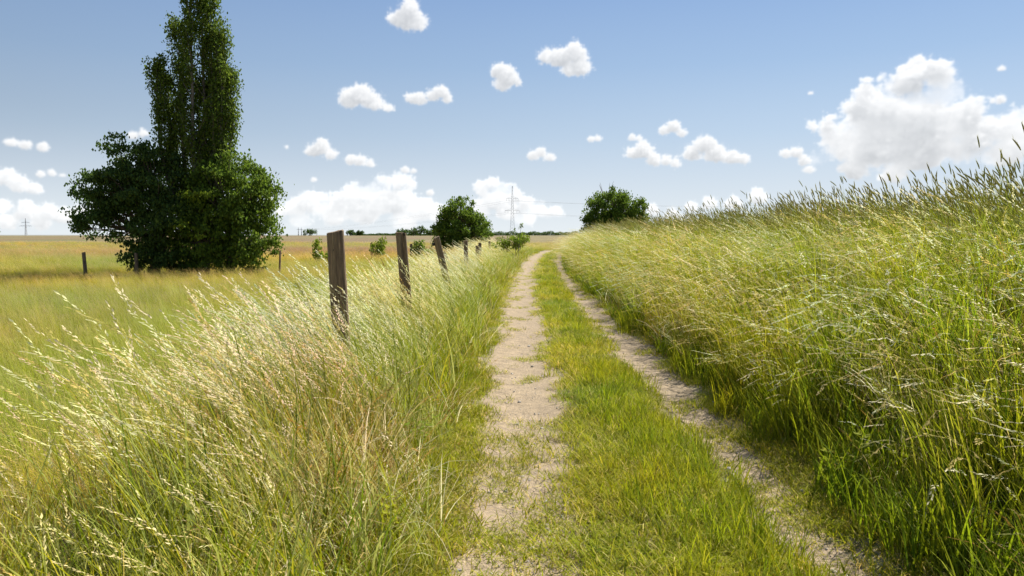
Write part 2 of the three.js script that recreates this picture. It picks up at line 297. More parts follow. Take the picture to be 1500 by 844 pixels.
// a stem that starts upright and bends over: angles from the vertical in radians, heading in the xz plane
function stem(base, len, a0, a1, head, n, r, pow = 1.6) {
  const pts = [base.slice()], st = len / n; let p = base.slice();
  for (let k = 0; k < n; k++) { const a = lerp(a0, a1, Math.pow((k + 0.5) / n, pow)), h = head + (r() - 0.5) * 0.15; p = [p[0] + Math.sin(a) * Math.cos(h) * st, p[1] + Math.cos(a) * st, p[2] + Math.sin(a) * Math.sin(h) * st]; pts.push(p); }
  return pts;
}
const sideOf = (f) => [Math.cos(f), 0, Math.sin(f)];
const C = {
  green: [0.258, 0.285, 0.009], deep: [0.135, 0.19, 0.010], silver: [0.345, 0.365, 0.10], yellow: [0.42, 0.39, 0.027], straw: [0.56, 0.455, 0.155], cream: [0.76, 0.69, 0.45], rust: [0.38, 0.225, 0.045], rosy: [0.54, 0.41, 0.18],
  rye: [0.40, 0.42, 0.04], ryeEar: [0.34, 0.33, 0.11], ryeBlue: [0.31, 0.37, 0.05],
};
const WIND = Math.PI;      // the wind leans everything towards minus x
function bladeTuft(b, r, { n, rad, lo, hi, w, colors, a0 = 0.05, a1 = 1.0, wind = 0.6 }) {
  for (let k = 0; k < n; k++) {
    const f = r() * 6.283, q = Math.sqrt(r()) * rad, base = [Math.cos(f) * q, -0.02, Math.sin(f) * q], len = lerp(lo, hi, r()), head = r() < wind ? WIND + (r() - 0.5) * 1.8 : r() * 6.283, c = vary(colors[Math.floor(r() * colors.length)], r), ww = w * (0.7 + 0.6 * r());
    b.ribbon(stem(base, len, a0 + r() * 0.35, a1 * (0.35 + r()), head, 5, r), (t) => ww * (t < 0.5 ? 1 : 1 - (t - 0.5) * 1.6), sideOf(head + Math.PI / 2 + (r() - 0.5) * 1.6), c);
  }
}
function flowering(b, r, { n, rad, lo, hi, colors, headC, a0 = 0.1, a1 = 0.75, headLen = 0.19, spikes = 20, spread = 0.009, flake = 0.021, wide = 0.0034, stemW = 0.003, headW = 0.5 }) {
  for (let k = 0; k < n; k++) {
    const f = r() * 6.283, q = Math.sqrt(r()) * rad, base = [Math.cos(f) * q, -0.02, Math.sin(f) * q], len = lerp(lo, hi, r()), head = WIND + (r() - 0.5) * 1.1, c = vary(colors[Math.floor(r() * colors.length)], r);
    const pts = stem(base, len, a0 * (0.4 + r()), a1 * (0.6 + 0.8 * r()), head, 7, r, 2.2);
    b.ribbon(pts, (t) => stemW * (1 - 0.5 * t), sideOf(r() * 6.283), c);
    const hc = vary(headC[Math.floor(r() * headC.length)], r, 0.14), hl = headLen * (0.7 + 0.6 * r()), st = len / 7, sp = spread * (0.5 + r());
    for (let s = 0; s < spikes; s++) {
      const from = len - hl * (1 - s / spikes), seg = Math.min(6, Math.floor(from / st)), t = from / st - seg, A = pts[seg], B = pts[seg + 1];
      const p = [0, 1, 2].map((i) => lerp(A[i], B[i], t)), dir = [0, 1, 2].map((i) => (B[i] - A[i]) / st), g = r() * 6.283, o = sp * (1 - 0.6 * s / spikes), out = [Math.cos(g) * o, (r() - 0.7) * o * 0.5, Math.sin(g) * o];
      const a = [p[0] + out[0] * 0.4, p[1] + out[1] * 0.4, p[2] + out[2] * 0.4], L = flake * (0.7 + 0.6 * r());
      b.flake(a, [a[0] + dir[0] * L + out[0] * 0.9, a[1] + dir[1] * L + out[1] * 0.9 - L * 0.15, a[2] + dir[2] * L + out[2] * 0.9], sideOf(r() * 6.283), wide * (0.8 + 0.5 * r()), hc);
    }
  }
}
function ryeStalk(b, r, base, len, lean, parts) {
  const head = WIND + (r() - 0.5) * 1.6, c = vary(r() < 0.6 ? C.rye : C.ryeBlue, r), pts = stem(base, len, 0.03 + r() * 0.06, lean, head, 7, r, 2.5), top = pts[7], A = pts[6];
  (parts?.stem || b).ribbon(pts, () => 0.0042, sideOf(r() * 6.283), c);
  (parts?.stem || b).ribbon(pts, () => 0.0042, sideOf(r() * 6.283), c);
  for (let k = 0; k < 3; k++) {
    const q = pts[2 + k], h = r() * 6.283, ll = 0.16 + r() * 0.16;
    (parts?.leaves ? parts.leaves[k] : b).ribbon(stem(q, ll, 0.25 + r() * 0.3, 1.3 + r() * 0.9, h, 5, r), (t) => 0.009 * (1 - t * 0.8), sideOf(h + Math.PI / 2), vary(C.ryeBlue, r));
  }
  const e = parts?.ear || b, L = 0.085 + r() * 0.035, t = new THREE.Vector3(top[0] - A[0], top[1] - A[1], top[2] - A[2]).normalize(), ec = vary(C.ryeEar, r), ep = [];
  for (let k = 0; k <= 5; k++) ep.push([top[0] + t.x * L * k / 5 + Math.cos(head) * 0.012 * (k / 5) ** 2, top[1] + t.y * L * k / 5 - 0.010 * (k / 5) ** 2, top[2] + t.z * L * k / 5]);
  e.tube(ep, (u) => 0.001 + 0.0048 * Math.pow(Math.sin(Math.PI * clamp(u * 0.92 + 0.08)), 0.6), 5, ec);
  for (let k = 0; k < 14; k++) { const u = 0.15 + 0.85 * k / 14, j = Math.min(4, Math.floor(u * 5)), p = ep[j], g = r() * 6.283, al = 0.03 + r() * 0.02; e.flake(p, [p[0] + t.x * al + Math.cos(g) * 0.012, p[1] + t.y * al, p[2] + t.z * al + Math.sin(g) * 0.012], sideOf(g + 1.57), 0.0007, ec); }
}
const variants = (n, seed, fn) => Array.from({ length: n }, (_, k) => { const b = new Build(); fn(b, rng(seed + k * 101), k); return b.geometry(); });

// ---------- grass as masses of tufts ----------
const gaussOf = (r) => (r() + r() + r() - 1.5) * 0.9;
const box = new THREE.Object3D(), tint = new THREE.Color();
function scatter({ name, label, geos, mat = M.grass, from, to, step, xs, accept, size = [0.8, 1.2], grow = () => 1, yaw = 0.5, seed, colour, vari = 0.24, sizeAt = () => 1 }) {
  const r = rng(seed), lists = geos.map(() => ({ m: [], c: [] }));
  for (let d = from; d < to;) {
    const s = step(d), [x0, x1] = xs(d), lim = 0.70 * Math.max(d, 0) + 2.6;
    for (let x = Math.max(x0, -lim); x < Math.min(x1, lim); x += s) {
      const px = x + (r() - 0.5) * s * 1.3, pd = d + (r() - 0.5) * s * 1.3, a = accept ? accept(px, pd, r) : 1;
      if (a <= 0 || r() > a) continue;
      const L = lists[Math.floor(r() * geos.length)], k = lerp(size[0], size[1], r()) * Math.min(1, 0.6 + a) * sizeAt(px, pd), w = grow(pd);
      box.position.set(px, landHeight(px, pd), -pd); box.rotation.set((r() - 0.5) * 0.16, (r() - 0.5) * 2 * yaw, (r() - 0.5) * 0.16); box.scale.set(k * w, k, k * w); box.updateMatrix();
      L.m.push(...box.matrix.elements);
      const t = colour ? colour(px, pd, r) : [1, 1, 1], v = 1 + (r() - 0.5) * vari, h = (r() - 0.5) * vari * 0.6; L.c.push(t[0] * v * (1 + h), t[1] * v, t[2] * v * (1 + h));
    }
    d += s;
  }
  const group = new THREE.Group(); group.name = name; tag(group, label, 'grass', null, 'stuff');
  let total = 0;
  lists.forEach((L, k) => {
    const n = L.m.length / 16; if (!n) return; total += n;
    const im = new THREE.InstancedMesh(geos[k], mat, n); im.instanceMatrix.array.set(L.m); im.instanceColor = new THREE.InstancedBufferAttribute(new Float32Array(L.c), 3);
    im.name = 'grass_tufts' + (k ? '_' + String(k).padStart(3, '0') : ''); im.userData.kind = 'stuff'; group.add(im);
  });
  put(group); console.log(name, total);
}
const far1 = (s, d0, p) => (d) => s * Math.pow(Math.max(1, d / d0), p);
const widen = (d0, p) => (d) => Math.pow(Math.max(1, d / d0), p);

// 1 tall flowering grass along the fence
const tall = variants(10, 11, (b, r, k) => {
  bladeTuft(b, r, { n: 9, rad: 0.12, lo: 0.35, hi: 0.85, w: 0.0065, colors: k % 3 === 0 ? [C.green, C.silver, C.deep] : [C.green, C.silver, C.yellow], a1: 1.0 });
  flowering(b, r, { n: 6, rad: 0.14, lo: 0.68, hi: 1.14, colors: [C.silver, C.silver, C.yellow], headC: [C.cream, C.cream, C.straw], a0: 0.25, a1: 1.05, spikes: 24, spread: 0.012, wide: 0.004 });
});
const leafy = variants(10, 61, (b, r, k) => {
  bladeTuft(b, r, { n: 17, rad: 0.13, lo: 0.35, hi: 0.85, w: 0.0075, colors: k % 3 === 0 ? [C.silver, C.green, C.deep] : k % 3 === 1 ? [C.green, C.green, C.yellow] : [C.green, C.silver, C.silver], a0: 0.1, a1: 1.25, wind: 0.55 });
  bladeTuft(b, r, { n: 3, rad: 0.13, lo: 0.35, hi: 0.7, w: 0.0045, colors: [C.straw, C.cream, C.rust], a0: 0.3, a1: 1.5, wind: 0.5 });
  flowering(b, r, { n: 2, rad: 0.13, lo: 0.5, hi: 0.85, colors: [C.silver, C.straw], headC: [C.straw, C.cream], a0: 0.2, a1: 1.2, headLen: 0.12, spikes: 12 });
});
const patch = (x, d, k = 0.5, s = 0) => fbm2(x * k + s, d * k + s * 2, 3);
const vergeTone = (x, d) => { const p = patch(x, d, 0.55, 3), q = patch(x, d, 0.35, 13), rust = smooth(0.16, 0.38, patch(x, d, 0.8, 91)) * 0.7 + 0.8 * gauss(x + 0.95, 0.4) * gauss(d - 4.4, 1.1); return [0.99 + 0.30 * p + 0.22 * rust, 1.04 + 0.06 * p - 0.14 * rust, 0.95 - 0.5 * p + 0.45 * Math.max(0, -q)]; };
scatter({ name: 'tall_verge_grass', label: 'tall pale flowering grass leaning along the row of fence posts', geos: tall, from: 0.9, to: 75, step: far1(0.125, 9, 0.62), grow: widen(9, 0.5), seed: 501, xs: (d) => [-2.75, trackL(d) - 0.42],
  accept: (x, d) => { const e = trackL(d) - 0.5 - x, p = patch(x, d, 0.7); return clamp(smooth(0.0, 0.55, e + p * 0.35) * (1 - smooth(1.8, 2.45, -x + p * 0.4)) * (0.62 + 0.9 * patch(x, d, 1.2, 17)) * lerp(0.25, 1, smooth(2.0, 4.2, d)) * lerp(0.35, 1, smooth(-0.45, -1.05, x - 0.4 * smooth(7, 14, d) + p * 0.5)) + 0.7 * gauss(x + 1.22, 0.3) * gauss(d - 5.3, 0.9)); }, size: [0.78, 1.12], sizeAt: (x) => 0.93 + 0.33 * gauss(x + 1.25, 0.38), yaw: 0.7, colour: vergeTone });
scatter({ name: 'leafy_verge_grass', label: 'tangled green leafy grass filling the verge under the seed heads', geos: leafy, from: 0.9, to: 60, step: far1(0.13, 9, 0.65), grow: widen(9, 0.5), seed: 502, xs: (d) => [-2.6, trackL(d) - 0.42],
  accept: (x, d) => { const e = trackL(d) - 0.5 - x, p = patch(x, d, 0.9, 7); return clamp(smooth(0.0, 0.5, e + p * 0.4) * (1 - smooth(1.7, 2.2, -x + p * 0.4)) * (0.95 + p)); }, size: [0.5, 1.08], yaw: 2.2, colour: vergeTone });
// 2 short lush grass at the foot of the verge
const lush = variants(7, 211, (b, r, k) => { bladeTuft(b, r, { n: 30, rad: 0.11, lo: 0.14, hi: 0.38, w: 0.0072, colors: k % 2 ? [C.green, C.green, C.yellow] : [C.green, C.deep, C.green], a1: 1.1, wind: 0.4 }); });
const low = variants(8, 311, (b, r, k) => { bladeTuft(b, r, { n: 34, rad: 0.10, lo: 0.05, hi: 0.16, w: 0.0038, colors: k % 3 === 0 ? [C.yellow, C.straw, C.green] : k % 3 === 1 ? [C.green, C.yellow] : [C.green, C.deep, C.yellow], a0: 0.25, a1: 2.0, wind: 0.3 }); });
const flat = variants(5, 411, (b, r) => { bladeTuft(b, r, { n: 64, rad: 0.12, lo: 0.03, hi: 0.12, w: 0.005, colors: [C.yellow, C.straw, C.green, C.green, C.green], a0: 0.55, a1: 1.7, wind: 0.2 }); });
scatter({ name: 'verge_foot_grass', label: 'short green grass at the foot of the tall verge beside the wide wheel track', geos: lush, from: 1.0, to: 70, step: far1(0.12, 8, 0.7), grow: widen(8, 0.55), seed: 503, yaw: 3.1, xs: (d) => [trackL(d) - 1.35, trackL(d) - 0.34],
  accept: (x, d) => smooth(-0.05, 0.35, trackL(d) - 0.42 - x + patch(x, d, 1.3) * 0.45) * (0.55 + patch(x, d, 1.1, 5)), size: [0.5, 1.05], colour: (x, d) => { const p = patch(x, d, 0.9, 8) + 0.06; return [1 + 0.5 * p, 1 + 0.1 * p, 1 - 0.4 * p]; } });
// 3 the strip between the wheels
const rough = (x, d) => 0.26 * n2(x * 1.7, d * 1.7, 3.3) + 0.16 * n2(x * 6, d * 6, 6.1);
scatter({ name: 'middle_strip_grass', label: 'green and yellow grass on the strip between the two wheel tracks', geos: low, from: 1.2, to: 78, step: far1(0.075, 7, 0.75), grow: widen(7, 0.6), seed: 505, yaw: 3.1, xs: (d) => [trackL(d) + 0.1, trackR(d) - 0.1],
  accept: (x, d) => { const near = 1 - smooth(4, 9, d), a = x - (trackL(d) + lerp(0.42, 0.30, near)), b = (trackR(d) - lerp(0.34, 0.15, near)) - x; return smooth(-0.06, 0.10, Math.min(a, b) + rough(x, d) * 0.7) * (0.85 + 0.5 * n2(x * 3, d * 3, 9)); }, size: [0.7, 1.35],
  colour: (x, d) => { const p = patch(x, d, 0.8, 14) - 0.03; return [1 + 0.75 * p, 1.03 + 0.3 * p, 1 - 0.3 * p]; } });
scatter({ name: 'middle_strip_tufts', label: 'taller green tufts on the strip between the two wheel tracks', geos: lush, from: 1.2, to: 60, step: far1(0.12, 7, 0.75), grow: widen(8, 0.5), seed: 507, yaw: 3.1, xs: (d) => [laneMid(d) - 0.5, laneMid(d) + 0.6],
  accept: (x, d) => smooth(0.55, 0.1, Math.abs(x - laneMid(d) - 0.15 - 0.1 * (1 - smooth(4, 8, d))) + rough(x, d)) * smooth(-0.2, 0.2, patch(x, d, 0.9, 21) + 0.15 * (1 - smooth(4, 9, d))), size: [0.45, 0.8], colour: (x, d) => { const p = patch(x, d, 0.8, 14); return [1.05 + 0.6 * p, 1.05 + 0.2 * p, 1 - 0.3 * p]; } });
// 4 trodden grass on the wheel tracks
scatter({ name: 'trodden_grass', label: 'sparse trodden yellow grass lying on the sandy wheel tracks', geos: flat, from: 1.2, to: 34, step: far1(0.058, 8, 0.8), grow: widen(8, 0.5), seed: 509, yaw: 3.1, xs: (d) => [trackL(d) - 0.75, trackR(d) + 0.55],
  accept: (x, d) => { const near = 1 - smooth(3.2, 8.5, d), wl = Math.abs(x - trackL(d)), wr = Math.abs(x - trackR(d)), on = Math.min(wl / 0.44, wr / 0.34), p = n2(x * 2.6, d * 1.6, 11) + 0.5 * n2(x * 7, d * 5, 13); return clamp(smooth(0.22 - 0.40 * near, 0.62 - 0.40 * near, p + 0.45 * smooth(0.45, 1.1, on)) * 0.97); }, size: [0.7, 1.25],
  colour: (x, d) => { const p = patch(x, d, 1.4, 31); return [1 + 0.2 * p, 1 + 0.35 * p, 1]; } });
scatter({ name: 'track_edge_grass', label: 'low tufts fringing the sandy wheel tracks', geos: low, from: 1.2, to: 60, step: far1(0.085, 7, 0.75), grow: widen(7, 0.5), seed: 511, yaw: 3.1, xs: (d) => [trackL(d) - 0.9, trackR(d) + 0.75],
  accept: (x, d) => { const near = 1 - smooth(3.2, 8, d), a = trackL(d) - 0.40 - x, b = x - trackR(d) - 0.27 + 0.12 * near; return clamp(smooth(-0.04, 0.14, Math.max(a, b) + rough(x, d) * 0.9) * 0.8 + near * smooth(0.0, 0.4, n2(x * 3.1, d * 2.2, 17) + 0.12 * n2(x * 9, d * 9, 3)) * 0.5); }, size: [0.55, 1.15],
  colour: (x, d) => { const p = patch(x, d, 1.0, 37) + 0.1; return [1 + 0.8 * p, 1 + 0.35 * p, 1 - 0.3 * p]; } });
// 5 the bank
const bankS = (x, d) => x - (laneMid(d) + 1.05);
const bankTall = variants(10, 611, (b, r, k) => {
  bladeTuft(b, r, { n: 15, rad: 0.14, lo: 0.35, hi: 0.95, w: 0.008, colors: k % 2 ? [C.green, C.yellow, C.green] : [C.green, C.deep, C.yellow], a1: 1.0 });
  bladeTuft(b, r, { n: 3, rad: 0.10, lo: 0.3, hi: 0.6, w: 0.004, colors: [C.straw, C.rust], a1: 1.3 });
  flowering(b, r, { n: k % 3 === 2 ? 2 : 5, rad: 0.15, lo: 0.75, hi: 1.3, colors: [C.yellow, C.green, C.straw], headC: k % 4 ? [C.cream, C.cream, C.straw] : [C.straw, C.rosy], a0: 0.3, a1: 1.75, headLen: 0.2, spikes: 24, spread: 0.015, wide: 0.0045 });
});
scatter({ name: 'bank_grass', label: 'tall nodding grass with pale seed heads covering the bank below the rye', geos: bankTall, from: 2.7, to: 90, step: far1(0.115, 9, 0.62), grow: widen(9, 0.5), seed: 521, xs: (d) => [trackR(d) + 0.2, laneMid(d) + 6.6],
  accept: (x, d) => { const s = bankS(x, d), p = patch(x, d, 0.8, 41); return clamp(smooth(0.08, 0.55, s + p * 0.5) * (1 - 0.88 * smooth(2.6, 4.2, s + p * 1.4)) * (0.78 + 2.4 * patch(x, d, 1.3, 45))); }, size: [0.55, 1.2], yaw: 0.9, vari: 0.36,
  colour: (x, d) => { const p = patch(x, d, 0.55, 43) - 0.05, rust = smooth(0.24, 0.42, patch(x, d, 0.9, 47)); return [1 + 0.5 * p + 0.3 * rust, 1.04 + 0.12 * p - 0.06 * rust, 1 - 0.35 * p]; } });
scatter({ name: 'bank_foot_grass', label: 'lush green blades at the foot of the bank beside the narrow wheel track', geos: lush, from: 1.2, to: 70, step: far1(0.105, 8, 0.7), grow: widen(8, 0.55), seed: 523, yaw: 3.1, xs: (d) => [trackR(d) + 0.2, laneMid(d) + 2.6],
  accept: (x, d) => smooth(-0.1, 0.25, x - trackR(d) - 0.30 + patch(x, d, 1.2, 51) * 0.4) * (0.75 + patch(x, d, 1.0, 53)), size: [0.6, 1.4], colour: (x, d) => { const p = patch(x, d, 0.9, 57) - 0.03; return [0.96 + 0.6 * p, 1 + 0.1 * p, 1 - 0.2 * p]; } });
// 6 the rye
const rye = variants(8, 711, (b, r) => { for (let k = 0; k < 8; k++) { const f = r() * 6.283, q = Math.sqrt(r()) * 0.16; ryeStalk(b, r, [Math.cos(f) * q, -0.02, Math.sin(f) * q], 0.92 + r() * 0.4, 0.15 + r() * 0.8); } });
scatter({ name: 'rye_field', label: 'green rye standing along the top of the bank', geos: rye, mat: M.rye, from: 2.5, to: 130, step: far1(0.18, 12, 0.6), grow: widen(14, 0.5), seed: 531, yaw: 0.7, xs: (d) => [laneMid(d) + 2.6, laneMid(d) + Math.min(7.5 + d * 0.12, 18)],
  accept: (x, d) => { const s = bankS(x, d), p = patch(x, d, 0.6, 61); return smooth(1.6, 3.4, s + p * 1.8) * (1 - 0.6 * smooth(4.5, 6, s)); }, size: [0.78, 1.16],
  colour: (x, d) => { const p = patch(x, d, 0.4, 63); return [1.04 + 0.4 * p, 1.02 + 0.2 * p, 1 - 0.2 * p]; } });
// 7 the meadow
const meadow = variants(8, 811, (b, r, k) => {
  bladeTuft(b, r, { n: 44, rad: 0.26, lo: 0.14, hi: 0.36, w: 0.0045, colors: k % 2 ? [C.green, C.yellow, C.yellow] : [C.green, C.yellow], a1: 1.0 });
  flowering(b, r, { n: 34, rad: 0.27, lo: 0.32, hi: 0.56, colors: [C.yellow, C.straw], headC: [C.straw, C.rosy, C.straw], a0: 0.1, a1: 0.8, headLen: 0.10, spikes: 8, spread: 0.016, flake: 0.014, wide: 0.0016, stemW: 0.0018 });
});
const thin = variants(6, 911, (b, r, k) => {
  bladeTuft(b, r, { n: 30, rad: 0.45, lo: 0.16, hi: 0.4, w: 0.009, colors: k % 2 ? [C.green, C.yellow, C.straw] : [C.yellow, C.straw], a1: 1.0 });
  flowering(b, r, { n: 22, rad: 0.45, lo: 0.35, hi: 0.6, colors: [C.yellow, C.straw], headC: [C.straw, C.rosy], a0: 0.1, a1: 0.8, headLen: 0.14, spikes: 7, spread: 0.02, flake: 0.03, wide: 0.004, stemW: 0.004 });
});
const meadowTone = (x, d) => { const p = patch(x, d, 0.09, 71) + 0.5 * patch(x, d, 0.4, 73), g = 1 - smooth(0.5, 2.2, Math.abs(-x - 4.2) * 0.6) * 0.9, g2 = smooth(0.08, 0.3, patch(x, d, 0.07, 79)); return [1.0 + 0.5 * p - 0.12 * g - 0.10 * g2, 0.96 + 0.1 * p + 0.02 * g, 1 - 0.25 * p - 0.3 * g]; };
scatter({ name: 'meadow_grass', label: 'fine yellow meadow grass spreading from the verge to the trees', geos: meadow, from: 2, to: 48, step: far1(0.23, 10, 0.55), grow: widen(14, 0.4), seed: 541, xs: () => [-60, -1.6], accept: (x) => smooth(1.6, 2.3, -x) * 0.95, size: [0.6, 0.95], yaw: 0.8, vari: 0.5, colour: meadowTone });
scatter({ name: 'far_meadow_grass', label: 'yellowish grass of the open meadow beyond the trees', geos: thin, from: 44, to: 190, step: far1(0.62, 44, 0.8), grow: widen(60, 0.5), seed: 543, xs: (d) => [-150, d > 70 ? laneMid(d) + 1 : trackL(d) - 1.5], accept: (x, d) => 0.9 * (1 - smooth(120, 190, d)), size: [0.7, 1.15], yaw: 0.8, vari: 0.5,
  colour: (x, d) => { const t = meadowTone(x, d), red = sorrel(x, d); return [t[0] * (0.98 - 0.12 * red), t[1] * (0.96 - 0.26 * red), t[2] * (1 + 0.25 * red)]; } });

// 8 broad-leaved weeds in the verges
const weeds = variants(6, 1011, (b, r, k) => {
  const n = 5 + Math.floor(r() * 4);
  for (let j = 0; j < n; j++) {
    const head = r() * 6.283, len = 0.10 + r() * 0.24, pts = stem([(r() - 0.5) * 0.08, -0.01, (r() - 0.5) * 0.08], len, 0.1, 0.5 + r() * 0.8, head, 4, r), c = vary(k % 2 ? C.green : C.deep, r);
    b.ribbon(pts, () => 0.003, sideOf(r() * 6.283), c);
    for (let q = 1; q <= 4; q++) for (const sgn of [-1, 1]) { const p = pts[q], f = head + sgn * (0.9 + r() * 0.5), L = 0.03 + r() * 0.035; b.flake(p, [p[0] + Math.cos(f) * L, p[1] + L * (0.1 + 0.5 * r()), p[2] + Math.sin(f) * L], [-Math.sin(f), 0, Math.cos(f)], L * 0.3, vary(c, r, 0.12)); }
  }
});
scatter({ name: 'verge_weeds', label: 'low broad-leaved weeds among the grass beside the wheel tracks', geos: weeds, from: 1.3, to: 26, step: far1(0.15, 7, 0.7), seed: 551, yaw: 3.1, xs: (d) => [trackL(d) - 1.1, trackR(d) + 1.3],
  accept: (x, d) => { const a = trackL(d) - 0.42 - x, b = x - trackR(d) - 0.22; return smooth(-0.02, 0.15, Math.max(a, b)) * 0.7 * smooth(0.12, 0.35, patch(x, d, 0.9, 111)); }, size: [0.7, 1.3], colour: (x, d) => { const p = patch(x, d, 0.8, 113); return [1.25 + 0.4 * p, 1.2, 1]; } });
// dead straw, broken and tangled, in patches
const dead = variants(6, 1111, (b, r) => {
  bladeTuft(b, r, { n: 22, rad: 0.14, lo: 0.18, hi: 0.6, w: 0.0048, colors: [C.straw, C.rust, C.rosy, C.cream], a0: 0.3, a1: 1.7, wind: 0.35 });
  flowering(b, r, { n: 2, rad: 0.12, lo: 0.4, hi: 0.75, colors: [C.straw, C.rust], headC: [C.rosy, C.rust], a0: 0.3, a1: 1.4, headLen: 0.12, spikes: 12 });
});
scatter({ name: 'dead_grass', label: 'brown and straw-coloured dead grass tangled in patches of the verges', geos: dead, from: 2.7, to: 45, step: far1(0.11, 8, 0.6), grow: widen(9, 0.5), seed: 553, yaw: 3.1, xs: (d) => [-2.3, laneMid(d) + 4.2],
  accept: (x, d) => { const lane = x > trackL(d) - 0.55 && x < trackR(d) + 0.45; return lane ? 0 : clamp(0.9 * gauss(x + 0.95, 0.36) * gauss(d - 4.2, 0.9) + 0.8 * gauss(x - 2.3, 0.3) * gauss(d - 9.8, 1.0) + 0.6 * gauss(x - 2.75, 0.35) * gauss(d - 4.8, 0.7) + 0.75 * smooth(0.12, 0.32, patch(x, d, 0.75, 131)) + 0.05); }, size: [0.75, 1.35] });
// 9 small stones on the sand
{
  const r = rng(561), geos = [0, 1, 2].map((k) => { const g = new THREE.IcosahedronGeometry(0.012, 1), p = g.attributes.position; for (let i = 0; i < p.count; i++) { const x = p.getX(i), y = p.getY(i), z = p.getZ(i), f = 1 + 0.9 * perlin.noise(x * 60 + k * 7, y * 60, z * 60); p.setXYZ(i, x * f, y * f * 0.65, z * f); } g.computeVertexNormals(); return g; });
  const mat = new THREE.MeshStandardMaterial({ name: 'field_stone', roughness: 0.9 }), group = new THREE.Group(); group.name = 'gravel'; tag(group, 'small pale stones scattered on the sandy wheel tracks', 'gravel', null, 'stuff');
  geos.forEach((g, k) => {
    const n = 520, im = new THREE.InstancedMesh(g, mat, n); im.name = 'stones' + (k ? '_00' + k : ''); im.userData.kind = 'stuff';
    for (let i = 0; i < n; i++) { const d = 1.6 + 15 * r() * r(), x = (r() < 0.65 ? trackL(d) + gaussOf(r) * 0.34 : trackR(d) + gaussOf(r) * 0.24), s = 0.25 + 0.9 * r() * r() * r() + (r() < 0.03 ? 0.9 : 0); box.position.set(x, landHeight(x, d) + 0.013, -d); box.rotation.set(r(), r() * 6.283, r()); box.scale.setScalar(s); box.updateMatrix(); im.setMatrixAt(i, box.matrix); const v = 0.22 + 0.26 * r(); im.setColorAt(i, tint.setRGB(v * 1.05, v * 0.95, v * 0.84)); }
    group.add(im);
  });
  put(group);
}

// ---------- fence posts ----------
const woodTex = makeTexture(256, (u, v) => {
  const g = tileNoise(u, v * 0.12, 34, 2.7) * 0.5 + tileNoise(u, v * 0.25, 80, 4.4) * 0.4, k = tileNoise(u, v, 7, 6.6), knot = Math.hypot((u - 0.3) * 5, (v - 0.72) * 7) < 0.3 ? -0.18 : 0;
  const b = 0.42 + g * 0.30 + k * 0.14 + knot + (grain() - 0.5) * 0.05;
  return [b * 1.14, b * 0.96 + k * 0.02, b * 0.76];
});
const woodBump = makeTexture(256, (u, v) => { const b = 0.5 + tileNoise(u, v * 0.1, 34, 2.7) * 0.6 + tileNoise(u, v * 0.2, 80, 4.4) * 0.4; return [b, b, b]; }, false);
const woodMat = new THREE.MeshStandardMaterial({ name: 'weathered_wood', map: woodTex, bumpMap: woodBump, bumpScale: 0.006, roughness: 0.95 });
const ironMat = new THREE.MeshStandardMaterial({ name: 'dark_iron', color: new THREE.Color().setRGB(0.03, 0.03, 0.03), roughness: 0.6, metalness: 0.4 });
// squarish hewn post; a split runs down from the top at the angle given
function postGeometry(w, h, seed, split) {
  const r = rng(seed), S = 28, R = 26, pos = [], uv = [], idx = [], ph = r() * 9;
  const ringAt = (t, shrink) => {
    for (let k = 0; k <= S; k++) {
      const a = k / S * 2 * Math.PI, ca = Math.cos(a), sa = Math.sin(a), q = Math.pow(Math.pow(Math.abs(ca), 4.5) + Math.pow(Math.abs(sa), 4.5), -1 / 4.5);
      let rr = w / 2 * q * (1 + 0.05 * n2(ca * 2 + ph, sa * 2 + t * 0.7, ph) + 0.03 * n2(ca * 6, sa * 6, t * 3 + ph)) * (1 + 0.04 * (1 - t)) * shrink;
      if (split !== undefined) { const da = Math.abs(((a - split - 0.12 * Math.sin(t * 9) + 3 * Math.PI) % (2 * Math.PI)) - Math.PI); rr *= 1 - 0.5 * smooth(0.22, 0.0, da) * smooth(0.25, 0.6, t); }
      pos.push(ca * rr, -0.25 + t * (h + 0.25) + (shrink < 1 || t > 0.999 ? 0.012 * ca * (seed % 2 ? 1 : -1) + 0.008 * n2(ca * 3, sa * 3, ph) : 0), sa * rr); uv.push(k / S * 2, t * h * 1.1);
    }
  };
  for (let j = 0; j <= R; j++) ringAt(j / R, 1);
  ringAt(1.0, 0.93); for (let k = pos.length - (S + 1) * 3 + 1; k < pos.length; k += 3) pos[k] += 0.006;
  for (let j = 0; j <= R; j++) for (let k = 0; k < S; k++) { const a = j * (S + 1) + k; idx.push(a, a + S + 1, a + 1, a + 1, a + S + 1, a + S + 2); }
  const c = pos.length / 3, last = c - S - 1; pos.push(0, h + 0.008, 0); uv.push(0.5, 0.5);
  for (let k = 0; k < S; k++) idx.push(last + k, c, last + k + 1);
  const g = new THREE.BufferGeometry(); g.setAttribute('position', new THREE.Float32BufferAttribute(pos, 3)); g.setAttribute('uv', new THREE.Float32BufferAttribute(uv, 2)); g.setIndex(idx); g.computeVertexNormals(); return g;
}
